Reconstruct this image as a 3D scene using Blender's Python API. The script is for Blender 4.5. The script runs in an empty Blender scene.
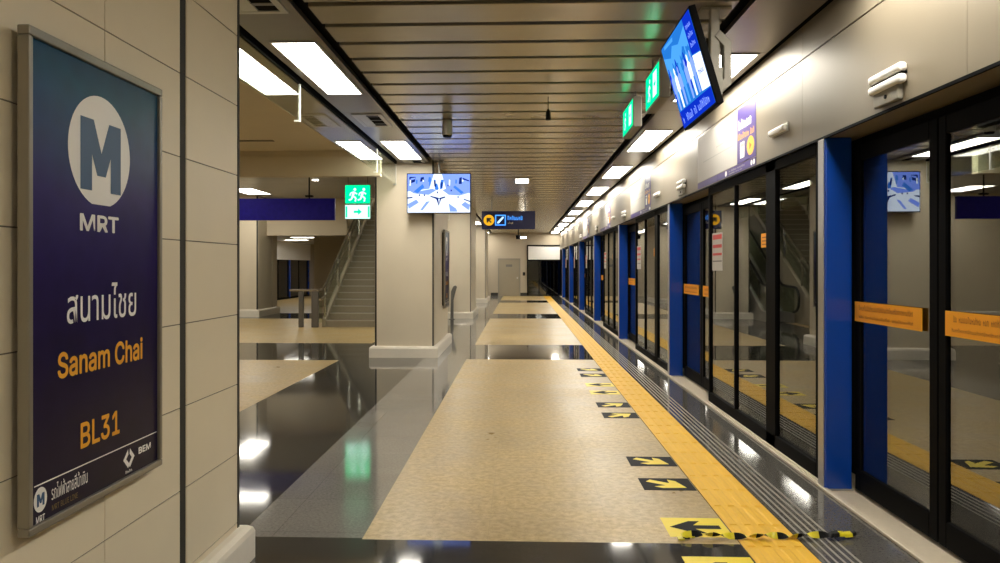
import bpy, bmesh, math, random
from mathutils import Vector, Matrix
random.seed(7)
S = bpy.context.scene
COL = S.collection
PI = math.pi

# ------------------------------------------------------------------ materials
def new_mat(name):
    m = bpy.data.materials.new(name); m.use_nodes = True
    nt = m.node_tree; nt.nodes.clear()
    out = nt.nodes.new('ShaderNodeOutputMaterial')
    return m, nt, out

def N(nt, typ, **kw):
    n = nt.nodes.new(typ)
    for k, v in kw.items():
        if k == 'inp':
            for a, b in v.items():
                if hasattr(b, 'is_output'): nt.links.new(b, n.inputs[a])
                else: n.inputs[a].default_value = b
        else: setattr(n, k, v)
    return n

def rgba(c): return (c[0], c[1], c[2], 1.0)

def pbr(name, col, rough=.5, metal=0., spec=.5, var=.0, vscale=8., bump=0., bscale=60., coat=0.):
    """principled with a soft procedural mottling of its own"""
    m, nt, out = new_mat(name)
    b = N(nt, 'ShaderNodeBsdfPrincipled', inp={'Roughness': rough, 'Metallic': metal, 'Specular IOR Level': spec, 'Coat Weight': coat})
    b.inputs['Coat Roughness'].default_value = .08
    tc = N(nt, 'ShaderNodeTexCoord')
    nz = N(nt, 'ShaderNodeTexNoise', inp={'Vector': tc.outputs['Object'], 'Scale': vscale, 'Detail': 4.0})
    lo = tuple(max(0, c*(1-var)) for c in col); hi = tuple(min(1, c*(1+var)) for c in col)
    mx = N(nt, 'ShaderNodeMix', data_type='RGBA')
    nt.links.new(nz.outputs['Fac'], mx.inputs['Factor'])
    mx.inputs[6].default_value = rgba(lo); mx.inputs[7].default_value = rgba(hi)
    nt.links.new(mx.outputs[2], b.inputs['Base Color'])
    if bump:
        n2 = N(nt, 'ShaderNodeTexNoise', inp={'Vector': tc.outputs['Object'], 'Scale': bscale, 'Detail': 3.0})
        bp = N(nt, 'ShaderNodeBump', inp={'Strength': bump, 'Distance': .01, 'Height': n2.outputs['Fac']})
        nt.links.new(bp.outputs['Normal'], b.inputs['Normal'])
    nt.links.new(b.outputs[0], out.inputs[0])
    return m

def emit(name, col, strength):
    m, nt, out = new_mat(name)
    e = N(nt, 'ShaderNodeEmission', inp={'Color': rgba(col), 'Strength': strength})
    nt.links.new(e.outputs[0], out.inputs[0])
    return m

def lampmat(name, col, strength):
    """diffuser of a fluorescent fitting"""
    return emit(name, col, strength)

def stone(name, c1, c2, speck, scale, rough, tile=(.6, .6), joint=.006, jcol=.55, tilevar=.08, big=.0, spec=.5, offs=(0., 0.)):
    """speckled stone slabs with fine joints, world sized"""
    m, nt, out = new_mat(name)
    L = nt.links.new
    b = N(nt, 'ShaderNodeBsdfPrincipled', inp={'Specular IOR Level': spec})
    geo = N(nt, 'ShaderNodeNewGeometry')
    sep = N(nt, 'ShaderNodeSeparateXYZ', inp={0: geo.outputs['Position']})
    masks = []; cells = []
    for ax, t, o in (('X', tile[0], offs[0]), ('Y', tile[1], offs[1])):
        sh = N(nt, 'ShaderNodeMath', operation='ADD', inp={0: sep.outputs[ax], 1: 50*t - o})
        dv = N(nt, 'ShaderNodeMath', operation='DIVIDE', inp={0: sh.outputs[0], 1: t})
        fr = N(nt, 'ShaderNodeMath', operation='FRACT', inp={0: dv.outputs[0]})
        fl = N(nt, 'ShaderNodeMath', operation='FLOOR', inp={0: dv.outputs[0]})
        lt = N(nt, 'ShaderNodeMath', operation='LESS_THAN', inp={0: fr.outputs[0], 1: joint/t})
        masks.append(lt); cells.append(fl)
    mk = N(nt, 'ShaderNodeMath', operation='MAXIMUM', inp={0: masks[0].outputs[0], 1: masks[1].outputs[0]})
    cv = N(nt, 'ShaderNodeCombineXYZ', inp={0: cells[0].outputs[0], 1: cells[1].outputs[0]})
    wn = N(nt, 'ShaderNodeTexWhiteNoise', inp={'Vector': cv.outputs[0]})
    n1 = N(nt, 'ShaderNodeTexNoise', inp={'Vector': geo.outputs['Position'], 'Scale': scale, 'Detail': 6.0, 'Roughness': .65})
    rp = N(nt, 'ShaderNodeValToRGB', inp={0: n1.outputs['Fac']})
    rp.color_ramp.elements[0].position = .36; rp.color_ramp.elements[0].color = rgba(c1)
    rp.color_ramp.elements[1].position = .64; rp.color_ramp.elements[1].color = rgba(c2)
    vo = N(nt, 'ShaderNodeTexVoronoi', inp={'Vector': geo.outputs['Position'], 'Scale': scale*2.2})
    vs = N(nt, 'ShaderNodeMath', operation='LESS_THAN', inp={0: vo.outputs['Distance'], 1: .16})
    m1 = N(nt, 'ShaderNodeMix', data_type='RGBA'); L(vs.outputs[0], m1.inputs['Factor']); L(rp.outputs[0], m1.inputs[6]); m1.inputs[7].default_value = rgba(speck)
    # tile to tile tone
    mr = N(nt, 'ShaderNodeMapRange', inp={0: wn.outputs['Value'], 3: 1-tilevar, 4: 1+tilevar})
    n2 = N(nt, 'ShaderNodeTexNoise', inp={'Vector': geo.outputs['Position'], 'Scale': 1.3, 'Detail': 5.0, 'Roughness': .7})
    m2r = N(nt, 'ShaderNodeMapRange', inp={0: n2.outputs['Fac'], 1: .3, 2: .7, 3: 1-big, 4: 1+big})
    mu = N(nt, 'ShaderNodeMath', operation='MULTIPLY', inp={0: mr.outputs[0], 1: m2r.outputs[0]})
    jm = N(nt, 'ShaderNodeMapRange', inp={0: mk.outputs[0], 3: 1.0, 4: jcol})
    mu2 = N(nt, 'ShaderNodeMath', operation='MULTIPLY', inp={0: mu.outputs[0], 1: jm.outputs[0]})
    vm = N(nt, 'ShaderNodeVectorMath', operation='SCALE'); L(m1.outputs[2], vm.inputs[0]); L(mu2.outputs[0], vm.inputs['Scale'])
    L(vm.outputs[0], b.inputs['Base Color'])
    rr = N(nt, 'ShaderNodeMapRange', inp={0: n2.outputs['Fac'], 1: .3, 2: .7, 3: rough*.75, 4: rough*1.3})
    L(rr.outputs[0], b.inputs['Roughness'])
    L(b.outputs[0], out.inputs[0])
    return m

def glass(name, tint, ior, rough=0.0):
    """sheet glass: Fresnel mirror over a tinted see-through sheet (same law from both faces)"""
    m, nt, out = new_mat(name); L = nt.links.new
    geo = N(nt, 'ShaderNodeNewGeometry')
    io = N(nt, 'ShaderNodeMapRange', inp={0: geo.outputs['Backfacing'], 3: ior, 4: 1/ior})
    fr = N(nt, 'ShaderNodeFresnel', inp={'IOR': io.outputs[0]})
    tr = N(nt, 'ShaderNodeBsdfTransparent', inp={0: rgba(tint)})
    gl = N(nt, 'ShaderNodeBsdfGlossy', inp={'Color': (1, 1, 1, 1), 'Roughness': rough})
    mx = N(nt, 'ShaderNodeMixShader', inp={0: fr.outputs[0], 1: tr.outputs[0], 2: gl.outputs[0]})
    L(mx.outputs[0], out.inputs[0])
    return m

def gradient_poster(name, z0, z1, stops):
    """printed poster colour running up its own height, with a faint woven print"""
    m, nt, out = new_mat(name); L = nt.links.new
    tc = N(nt, 'ShaderNodeTexCoord')
    sep = N(nt, 'ShaderNodeSeparateXYZ', inp={0: tc.outputs['Object']})
    n1 = N(nt, 'ShaderNodeTexNoise', inp={'Vector': tc.outputs['Object'], 'Scale': 2.2, 'Detail': 2.0})
    ad = N(nt, 'ShaderNodeMath', operation='MULTIPLY_ADD', inp={0: n1.outputs['Fac'], 1: .35, 2: -.17})
    a2 = N(nt, 'ShaderNodeMath', operation='ADD', inp={0: sep.outputs['Z'], 1: ad.outputs[0]})
    mr = N(nt, 'ShaderNodeMapRange', inp={0: a2.outputs[0], 1: z0, 2: z1})
    rp = N(nt, 'ShaderNodeValToRGB', inp={0: mr.outputs[0]})
    els = rp.color_ramp.elements
    els[0].position, els[0].color = stops[0][0], rgba(stops[0][1])
    els[1].position, els[1].color = stops[-1][0], rgba(stops[-1][1])
    for p, c in stops[1:-1]:
        e = els.new(p); e.color = rgba(c)
    vo = N(nt, 'ShaderNodeTexVoronoi', inp={'Vector': tc.outputs['Object'], 'Scale': 14.0})
    vr = N(nt, 'ShaderNodeMapRange', inp={0: vo.outputs['Distance'], 1: .0, 2: .9, 3: .86, 4: 1.1})
    vm = N(nt, 'ShaderNodeVectorMath', operation='SCALE'); L(rp.outputs[0], vm.inputs[0]); L(vr.outputs[0], vm.inputs['Scale'])
    b = N(nt, 'ShaderNodeBsdfPrincipled', inp={'Roughness': .30, 'Specular IOR Level': .16})
    L(vm.outputs[0], b.inputs['Base Color']); L(b.outputs[0], out.inputs[0])
    return m

M = {}
M['clad'] = pbr('cladding beige', (.80, .705, .52), .42, 0, .4, .05, 3.0)
M['cladcol'] = pbr('column beige', (.66, .585, .45), .45, 0, .4, .04, 3.0)
M['skirt'] = pbr('skirting stone', (.80, .74, .63), .28, 0, .5, .05, 12.)
M['joint'] = pbr('joint dark', (.03, .028, .022), .7)
M['jointsoft'] = pbr('joint brown', (.20, .17, .12), .7)
M['black'] = pbr('black metal', (.003, .003, .0032), .6, 0, .05)
M['void'] = pbr('ceiling void', (.012, .011, .010), .9, 0, .1)
M['blue'] = pbr('post blue', (.003, .048, .33), .22, 0, .5, .06, 5., coat=.3)
M['alu'] = pbr('brushed aluminium', (.50, .48, .44), .34, .75, .5, .06, 30.)
M['alu_dark'] = pbr('dark aluminium', (.18, .17, .155), .38, .6, .5, .06, 30.)
M['steel'] = pbr('polished steel', (.70, .68, .63), .16, 1.0, .5, .04, 20.)
M['slat'] = pbr('ceiling slat', (.44, .39, .30), .26, .5, .5, .06, 4.)
M['strip'] = pbr('ceiling side panel', (.17, .145, .125), .28, .45, .5, .08, 3.)
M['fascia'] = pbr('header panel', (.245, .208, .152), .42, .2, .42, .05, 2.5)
M['plaster'] = pbr('plaster beige', (.62, .54, .40), .7, 0, .3, .05, 2.)
M['white'] = pbr('white paint', (.78, .77, .74), .4, 0, .4, .03, 6.)
M['lampglass'] = pbr('frosted white plastic', (.85, .83, .80), .3, 0, .5, .02, 6.)
M['yellow'] = pbr('tactile yellow', (.78, .455, .035), .48, 0, .3, .08, 9., .12, 90.)
M['stick_y'] = pbr('sticker yellow', (.80, .62, .015), .4, 0, .4, .06, 12.)
M['stick_k'] = pbr('sticker black', (.004, .004, .004), .6, 0, .12, .15, 12.)
M['orange'] = pbr('label orange', (.86, .36, .015), .5, 0, .3, .04, 9.)
M['orange_ink'] = pbr('label ink', (.36, .11, .006), .55)
M['ink'] = pbr('black ink', (.02, .02, .02), .5)
M['print_w'] = pbr('white print', (.92, .91, .88), .4, 0, .4, .02, 8.)
M['print_o'] = pbr('orange print', (.90, .42, .03), .4, 0, .4, .02, 8.)
M['print_dim'] = pbr('dull gold print', (.20, .14, .05), .5)
M['print_m'] = pbr('logo letter blue', (.022, .085, .20), .4)
M['purple'] = pbr('purple print', (.062, .036, .20), .4, 0, .4, .06, 5.)
M['paper'] = pbr('map paper', (.50, .48, .45), .6, 0, .3, .02, 5.)
M['greyink'] = pbr('grey ink', (.36, .35, .33), .5)
M['red'] = pbr('red print', (.55, .04, .04), .5)
M['grey'] = pbr('grey plastic', (.26, .24, .20), .5, 0, .4, .05, 6.)
M['signblue'] = pbr('sign panel navy', (.010, .014, .085), .25, 0, .5)
M['bluepanel'] = gradient_poster('blue patterned panel', 2.2, 2.9, [(0, (.018, .012, .26)), (1, (.03, .02, .36))])
M['step'] = pbr('stair stone', (.30, .26, .19), .45, 0, .4, .1, 20.)
M['nosing'] = pbr('stair nosing', (.46, .42, .34), .4, 0, .4, .05, 20.)
M['doorpaint'] = pbr('far door paint', (.30, .26, .19), .5, 0, .4, .05, 4.)
M['tunnel'] = pbr('tunnel concrete', (.030, .028, .024), .9, 0, .1, .2, 1.)
M['sill'] = pbr('threshold stone', (.60, .52, .40), .35, 0, .5, .08, 20.)
M['rubber'] = pbr('black rubber', (.012, .012, .012), .5)
M['groove'] = pbr('pale slip line', (.30, .28, .24), .5)
M['tape_y'] = pbr('tape yellow', (.72, .62, .02), .3, 0, .5)
M['g_dark'] = stone('granite dark', (.027, .026, .024), (.058, .056, .051), (.10, .095, .088), 60, .060, (.6, .6), .004, .5, .16, .12)
M['g_mid'] = stone('granite mid', (.155, .148, .136), (.24, .228, .21), (.31, .295, .27), 60, .075, (.69, .6), .004, .6, .06, .08)
M['g_edge'] = stone('granite edge', (.075, .071, .064), (.12, .113, .10), (.17, .16, .145), 60, .07, (.5, .6), .004, .6, .06, .12, offs=(.03, 0))
M['terr'] = stone('terrazzo beige', (.35, .25, .100), (.52, .385, .185), (.26, .18, .075), 22, .36, (.69, .69), .003, .86, .04, .16, .42, offs=(-.87, .3))
M['glass'] = glass('screen glass', (.50, .52, .46), 2.6, 0.0)
M['plaster_far'] = pbr('end wall paint', (.45, .385, .29), .6, 0, .3, .05, 2.)
M['clear'] = glass('clear glass', (.90, .94, .90), 1.5, 0.0)
M['darkglass'] = glass('dark glass', (.30, .32, .30), 1.6, .01)
LAMP = 11.0
M['lamp'] = lampmat('lamp diffuser', (1.0, .945, .83), LAMP)
M['lamp_hall'] = lampmat('hall lamp diffuser', (1.0, .94, .82), 6.2)
M['spot'] = lampmat('downlight lens', (1.0, .93, .82), 9.0)
M['exit_g'] = emit('exit green light', (.0, .34, .12), 1.5)
M['exit_w'] = emit('exit white light', (.50, 1.0, .78), .75)
M['s_white'] = emit('screen white light', (0.74, 0.84, 1.0), 0.58)
M['s_pale'] = emit('screen pale blue', (.20, .32, 1.0), .55)
M['s_mid'] = emit('screen mid light', (0.05, 0.22, 0.8), 0.45)
M['s_dark'] = emit('screen dark light', (0.004, 0.03, 0.22), 0.4)
M['s_cyan'] = emit('screen cyan light', (0.02, 0.2, 0.7), 0.4)
M['s_deep'] = emit('screen deep light', (0.004, 0.03, 0.55), 0.42)
M['s_sky'] = emit('screen sky light', (0.08, 0.4, 1.0), 0.4)
M['sg_blue'] = emit('sign blue light', (0.06, 0.3, 1.0), 0.6)
M['sg_white'] = emit('sign white light', (0.42, 0.66, 1.0), 0.6)
M['sg_yel'] = emit('sign yel light', (1.0, 0.5, 0.02), 0.36)

# ------------------------------------------------------------------ mesh builder
def wloc(o):
    v = Vector((0, 0, 0))
    while o: v += o.location; o = o.parent
    return v

class MB:
    def __init__(s): s.v = []; s.f = []; s.m = []
    def face(s, pts, mi=0):
        i = len(s.v); s.v += [tuple(p) for p in pts]; s.f.append(tuple(range(i, i+len(pts)))); s.m.append(mi)
    def box(s, x0, x1, y0, y1, z0, z1, mi=0):
        x0, x1 = min(x0, x1), max(x0, x1); y0, y1 = min(y0, y1), max(y0, y1); z0, z1 = min(z0, z1), max(z0, z1)
        i = len(s.v)
        s.v += [(x0,y0,z0),(x1,y0,z0),(x1,y1,z0),(x0,y1,z0),(x0,y0,z1),(x1,y0,z1),(x1,y1,z1),(x0,y1,z1)]
        for q in ((0,3,2,1),(4,5,6,7),(0,1,5,4),(1,2,6,5),(2,3,7,6),(3,0,4,7)):
            s.f.append(tuple(i+k for k in q)); s.m.append(mi)
        return s
    def prism(s, pts, d, mi=0):
        """closed outline pts swept by vector d"""
        n = len(pts); i = len(s.v); d = Vector(d)
        s.v += [tuple(p) for p in pts] + [tuple(Vector(p)+d) for p in pts]
        s.f.append(tuple(i+k for k in range(n))[::-1]); s.m.append(mi)
        s.f.append(tuple(i+n+k for k in range(n))); s.m.append(mi)
        for k in range(n):
            j = (k+1) % n
            s.f.append((i+k, i+j, i+n+j, i+n+k)); s.m.append(mi)
        return s
    def cyl(s, p0, p1, r, r1=None, seg=16, mi=0):
        p0, p1 = Vector(p0), Vector(p1); r1 = r if r1 is None else r1
        ax = (p1-p0).normalized(); a = ax.orthogonal().normalized(); b = ax.cross(a)
        i = len(s.v)
        for p, rr in ((p0, r), (p1, r1)):
            for k in range(seg):
                t = 2*PI*k/seg
                s.v.append(tuple(p + a*(rr*math.cos(t)) + b*(rr*math.sin(t))))
        for k in range(seg):
            j = (k+1) % seg
            s.f.append((i+k, i+j, i+seg+j, i+seg+k)); s.m.append(mi)
        s.f.append(tuple(i+k for k in range(seg))[::-1]); s.m.append(mi)
        s.f.append(tuple(i+seg+k for k in range(seg))); s.m.append(mi)
        return s
    def tube(s, pts, r, seg=10, mi=0):
        """round bar through points, one skin"""
        P = [Vector(p) for p in pts]; n = len(P); i = len(s.v)
        prev = None
        for k in range(n):
            t = (P[min(k+1, n-1)] - P[max(k-1, 0)]).normalized()
            if prev is None: a = t.orthogonal().normalized()
            else: a = (prev - t*prev.dot(t)).normalized()
            prev = a; b = t.cross(a)
            for q in range(seg):
                w = 2*PI*q/seg
                s.v.append(tuple(P[k] + a*(r*math.cos(w)) + b*(r*math.sin(w))))
        for k in range(n-1):
            for q in range(seg):
                j = (q+1) % seg
                s.f.append((i+k*seg+q, i+k*seg+j, i+(k+1)*seg+j, i+(k+1)*seg+q)); s.m.append(mi)
        s.f.append(tuple(i+q for q in range(seg))[::-1]); s.m.append(mi)
        s.f.append(tuple(i+(n-1)*seg+q for q in range(seg))); s.m.append(mi)
        return s
    def build(s, name, mats, parent=None, bevel=0., smooth=False, bseg=2):
        if not isinstance(mats, (list, tuple)): mats = [mats]
        me = bpy.data.meshes.new(name)
        if parent is not None: off = wloc(parent)
        else:
            xs, ys, zs = zip(*s.v)
            off = Vector(((min(xs)+max(xs))/2, (min(ys)+max(ys))/2, min(zs)))
        me.from_pydata([tuple(Vector(p)-off) for p in s.v], [], s.f)
        for k in mats: me.materials.append(M[k] if isinstance(k, str) else k)
        for p, mi in zip(me.polygons, s.m):
            p.material_index = mi; p.use_smooth = smooth
        bm = bmesh.new(); bm.from_mesh(me)
        bmesh.ops.recalc_face_normals(bm, faces=bm.faces[:]) if not getattr(s, 'keep', False) else None
        bm.to_mesh(me); bm.free()
        o = bpy.data.objects.new(name, me); COL.objects.link(o)
        if parent is None: o.location = off
        else: o.parent = parent
        if bevel:
            b = o.modifiers.new('bevel', 'BEVEL'); b.width = bevel; b.segments = bseg; b.limit_method = 'ANGLE'; b.angle_limit = math.radians(40)
        if smooth:
            try: me.set_sharp_from_angle(angle=math.radians(40))
            except Exception: pass
        return o

def tag(o, label=None, cat=None, group=None, kind=None):
    if label: o['label'] = label
    if cat: o['category'] = cat
    if group: o['group'] = group
    if kind: o['kind'] = kind
    return o

def thing(name, label, cat, loc, group=None):
    o = bpy.data.objects.new(name, None); COL.objects.link(o); o.location = loc; o.empty_display_size = .2
    return tag(o, label, cat, group)

def struct(name, mb, mats, **kw):
    o = mb.build(name, mats, **kw); o['kind'] = 'structure'; return o

def copy_tree(o, loc=None, label=None, parent=None):
    c = o.copy(); COL.objects.link(c)
    if parent is not None: c.parent = parent
    if loc is not None: c.location = loc
    if label: c['label'] = label
    for ch in [x for x in list(COL.objects) if x.parent == o]: copy_tree(ch, parent=c)
    return c

# lettering laid on a plane: p = org + u*x + v*y ; box = (x0, x1, y0, y1) it has to fill
try:
    import os as _os
    SANS = bpy.data.fonts.load(_os.path.join(bpy.utils.system_resource('DATAFILES'), 'fonts', 'Inter.woff2'))
except Exception:
    SANS = None
def lettering(mb, text, org, u, v, box, bold=.0, depth=.0012, mi=0, keep_aspect=False):
    if text.startswith('~'):                     # print too small to read in the photograph: bare strokes
        n = int(text[1:]); rr = random.Random(n*7+int(abs(box[0])*100)); x = 0.0; c = (box[1]-box[0])/n; h = box[3]-box[2]
        for k in range(n):
            if n > 8 and rr.random() < .10: continue
            a, e = box[0]+c*(k+.12), box[0]+c*(k+.80); lo = box[2]; hi = box[2]+h*rr.choice((.7, .78, 1.0)); w = c*.20
            flat(mb, [(a, lo), (a+w, lo), (a+w, hi), (a, hi)], org, u, v, depth, mi)
            flat(mb, [(e-w, lo), (e, lo), (e, hi*.85+lo*.15), (e-w, hi*.85+lo*.15)], org, u, v, depth, mi)
            zz = rr.choice((lo, hi-h*.18, (lo+hi)/2)); flat(mb, [(a+w, zz), (e-w, zz), (e-w, zz+h*.16), (a+w, zz+h*.16)], org, u, v, depth, mi)
        return
    cu = bpy.data.curves.new('lettering', 'FONT'); cu.body = text; cu.size = 1.0
    if SANS and all(ord(ch) < 128 for ch in text): cu.font = SANS
    cu.extrude = 0; cu.resolution_u = 4
    ob = bpy.data.objects.new('lettering', cu); COL.objects.link(ob)
    dg = bpy.context.evaluated_depsgraph_get(); dg.update()
    me = bpy.data.meshes.new_from_object(ob.evaluated_get(dg))
    vs = [p.co.copy() for p in me.vertices]
    if not vs: 
        bpy.data.objects.remove(ob); return
    x0, x1 = min(p.x for p in vs), max(p.x for p in vs); y0, y1 = min(p.y for p in vs), max(p.y for p in vs)
    u, v, org = Vector(u), Vector(v), Vector(org); nrm = u.cross(v).normalized()
    shifts = [(0, 0)]
    if bold:                                    # heavier strokes: the same outline laid a hair to each side
        shifts = [(math.cos(q*PI/4)*bold, math.sin(q*PI/4)*bold) for q in range(8)]
    w_, h_ = max(x1-x0, 1e-6)+2*bold, max(y1-y0, 1e-6)+2*bold
    sx = (box[1]-box[0])/w_; sy = (box[3]-box[2])/h_
    for q, (dx, dy) in enumerate(shifts):
        i = len(mb.v)
        mb.v += [tuple(org + u*(box[0]+(p.x-x0+bold+dx)*sx) + v*(box[2]+(p.y-y0+bold+dy)*sy) + nrm*(depth+q*.00003)) for p in vs]
        for p in me.polygons:
            mb.f.append(tuple(i+k for k in p.vertices)); mb.m.append(mi)
    bpy.data.objects.remove(ob); bpy.data.curves.remove(cu); bpy.data.meshes.remove(me)

def flat(mb, pts, org, u, v, depth=.001, mi=0):
    u, v, org = Vector(u), Vector(v), Vector(org); nrm = u.cross(v).normalized()
    mb.face([org + u*a + v*b + nrm*depth for a, b in pts], mi)

def disc(cx, cy, r, n=32, a0=0, a1=2*PI, ry=None):
    ry = r if ry is None else ry
    return [(cx+r*math.cos(a0+(a1-a0)*k/n), cy+ry*math.sin(a0+(a1-a0)*k/n)) for k in range(n if abs(a1-a0-2*PI) < 1e-6 else n+1)]

X3, Y3, Z3 = Vector((1, 0, 0)), Vector((0, 1, 0)), Vector((0, 0, 1))
CEIL = 3.22
YB, YF = -5.0, 38.5         # behind the camera .. far end wall

# ------------------------------------------------------------------ floor
def zone(x, y):
    if x < -2.9:
        if y < 4.3 or 11.95 < y < 14.6 or 21.5 < y < 24.0: return 1
        return 0
    if x < -1.57:
        return 1
    if x < -.87:
        return 2 if y > 4.12 else 1
    if x < 1.19:
        for a, b in ((2.0, 4.1), (12.15, 14.42), (21.75, 23.9), (31.4, 33.5)):
            if a < y < b: return 1
        return 0
    if x < 1.76: return 3
    if x < 2.03: return 3
    return 4
xs = [-15, -2.9, -1.57, -.87, 1.19, 1.76, 2.03, 2.42]
ys = [YB, 2.0, 4.1, 4.12, 4.3, 11.95, 12.15, 14.42, 14.6, 21.5, 21.75, 23.9, 24.0, 31.4, 33.5, YF]
fl = MB()
for i in range(len(xs)-1):
    for j in range(len(ys)-1):
        fl.face([(xs[i], ys[j], 0), (xs[i+1], ys[j], 0), (xs[i+1], ys[j+1], 0), (xs[i], ys[j+1], 0)], zone((xs[i]+xs[i+1])/2, (ys[j]+ys[j+1])/2))
fl.keep = True
struct('floor', fl, ['terr', 'g_dark', 'g_mid', 'g_edge', 'sill'])

# yellow tactile paving: slabs with four raised bars each
tp = MB()
y = 0.3; T = .34
while y < YF-.3:
    tp.box(1.195, 1.523, y+.0015, y+T-.0015, .0, .004)
    if y < 26:
        for k in range(4):
            x0 = 1.195 + .328*(k+.5)/4
            tp.prism([(x0-.026, y+.018, .004), (x0+.026, y+.018, .004), (x0+.017, y+.018, .0085), (x0-.017, y+.018, .0085)], (0, T-.036, 0))
    y += T
o = tp.build('tactile_strip', 'yellow'); tag(o, 'yellow tactile paving strip of raised bars running along the platform', 'tactile paving')
# pale slip lines
for k, x0 in enumerate((1.565, 1.605, 1.645, 1.685, 1.725)):
    t = MB(); t.box(x0-.006, x0+.006, .5, 30, 0, .003)
    struct('trim_%d' % (k+1), t, 'groove')
# threshold edge
t = MB(); t.box(2.025, 2.06, 1.0, YF, 0, .02); struct('trim_6', t, 'sill', bevel=.004)

# ------------------------------------------------------------------ left pier wall with cladding slabs
def slabs(mb, axis, pos, sgn, a0, a1, splits, zs, gap=.005, th=.012, mi=0):
    """cladding slabs on a face: axis 'x' face at x=pos spanning y a0..a1, axis 'y' face at y=pos spanning x"""
    e = [a0]+[s for s in splits if a0 < s < a1]+[a1]
    for i in range(len(e)-1):
        for j in range(len(zs)-1):
            l, r, b, tt = e[i]+gap/2, e[i+1]-gap/2, zs[j]+gap/2, zs[j+1]-gap/2
            if axis == 'x': mb.box(pos-sgn*th, pos, l, r, b, tt, mi)
            else: mb.box(l, r, pos-sgn*th, pos, b, tt, mi)
ZJ = [0, .205, .555, .905, 1.258, 1.612, 1.963, 2.315, 2.668, 3.02, CEIL+.1]
w = MB()
w.box(-2.42, -1.434, YB, 3.76, 0, CEIL+.1, 1)
slabs(w, 'x', -1.43, 1, YB, 3.108, [-2.2, -.9, .1, 1.32, 2.535], ZJ)
slabs(w, 'x', -1.43, 1, 3.165, 3.748, [], ZJ)
w.box(-1.437, -1.428, 3.749, 3.772, 0, CEIL, 2)
w.box(-1.442, -1.432, 3.112, 3.161, 0, CEIL, 2)
slabs(w, 'y', 3.768, 1, -2.41, -1.44, [], ZJ)
struct('wall_left', w, ['clad', 'jointsoft', 'joint'])

def skirting(mb, x0, x1, y0, y1, h, d, mi=0):
    """chunky rounded skirting block all round a pier"""
    prof = [(0, 0), (d, 0), (d, h*.78), (d*.86, h*.90), (d*.5, h*.985), (0, h)]
    rings = []
    for (a, z) in prof:
        rings.append([(x0-a, y0-a, z), (x1+a, y0-a, z), (x1+a, y1+a, z), (x0-a, y1+a, z)])
    for k in range(1, len(rings)-1):
        for q in range(4):
            p = (q+1) % 4
            mb.face([rings[k][q], rings[k][p], rings[k+1][p], rings[k+1][q]], mi)
b = MB(); skirting(b, -2.42, -1.43, YB, 3.77, .178, .062); struct('baseboard_left', b, 'skirt')

# ------------------------------------------------------------------ columns
CX0, CX1 = -2.42, -1.42
cols_y = [(12.36, 14.76), (21.75, 24.15), (31.1, 33.5)]
for i, (a, b2) in enumerate(cols_y):
    c = MB()
    c.box(CX0+.012, CX1-.012, a+.012, b2-.012, 0, CEIL+.1, 1)
    zz = [0, CEIL+.1]
    slabs(c, 'y', a, -1, CX0+.045, CX1-.03, [], zz, .002)
    slabs(c, 'y', b2, 1, CX0+.03, CX1-.03, [], zz, .002)
    slabs(c, 'x', CX0, -1, a+.05, b2-.05, [], zz, .002)
    slabs(c, 'x', CX1, 1, a+.05, b2-.05, [(a+.05+.36)], zz, .006)
    s = MB(); skirting(s, CX0, CX1, a, b2, .19, .07)
    co = struct('column', c, ['cladcol', 'joint'])
    so = s.build('skirting', 'skirt', parent=co)

# ------------------------------------------------------------------ ceiling
c = MB()
c.box(-2.06, 2.06, YB, YF, 3.34, 3.38, 1)                       # dark void above the slats
y = YB
pitch = .4315
y = 4.875 - pitch*22
while y < YF:
    a, b2 = y+.038, y+pitch-.038
    # slat with turned up edges
    c.prism([(-1.40, a, 3.262), (-1.40, a, CEIL+.004), (-1.40, a+.006, CEIL), (-1.40, b2-.006, CEIL), (-1.40, b2, CEIL+.004), (-1.40, b2, 3.262)], (2.82, 0, 0), 0)
    y += pitch
for a, b2 in ((-1.99, -1.50), (1.52, 1.985)):
    yy = YB
    while yy < YF:
        c.box(a, b2, yy+.003, min(yy+2.22, YF)-.003, CEIL, 3.26, 2); yy += 2.22
    c.box(a, b2, YB, YF, 3.262, 3.27, 1)
c.box(-2.062, -2.058, YB, YF, 3.20, 3.34, 1)
struct('ceiling', c, ['slat', 'void', 'strip'])

# recessed fluorescent fittings
def ceiling_light(label, x0, x1, y0, y1, z, group, lm='lamp'):
    t = thing('ceiling_light', label, 'ceiling light', ((x0+x1)/2, (y0+y1)/2, z), group)
    f = MB(); w = .018
    f.box(x0-w, x1+w, y0-w, y0, z-.010, z+.004); f.box(x0-w, x1+w, y1, y1+w, z-.010, z+.004)
    f.box(x0-w, x0, y0, y1, z-.010, z+.004); f.box(x1, x1+w, y0, y1, z-.010, z+.004)
    f.build('frame', 'alu', t, bevel=.002)
    d = MB(); d.box(x0, x1, y0, y1, z-.006, z+.002); d.build('diffuser', lm, t)
    return t
proto = None
GL = 'bright recessed lights in the left ceiling strip'
GR = 'bright recessed lights in the right ceiling strip'
ly = [1.25, 5.68, 10.18, 15.0, 19.1, 24.3, 28.6, 33.8, 36.4]
ln = [None, 'large glowing ceiling light nearest on the left, above the glass smoke barrier',
      'second glowing ceiling light on the left, between two vents and above the left screen',
      'glowing ceiling light on the left seen past the first column',
      'glowing ceiling light on the left just before the second column', 'glowing left ceiling light behind the second column',
      'small glowing left ceiling light before the third column', 'tiny glowing left ceiling light just past the third column', 'tiny farthest glowing ceiling light of the left row']
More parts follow.
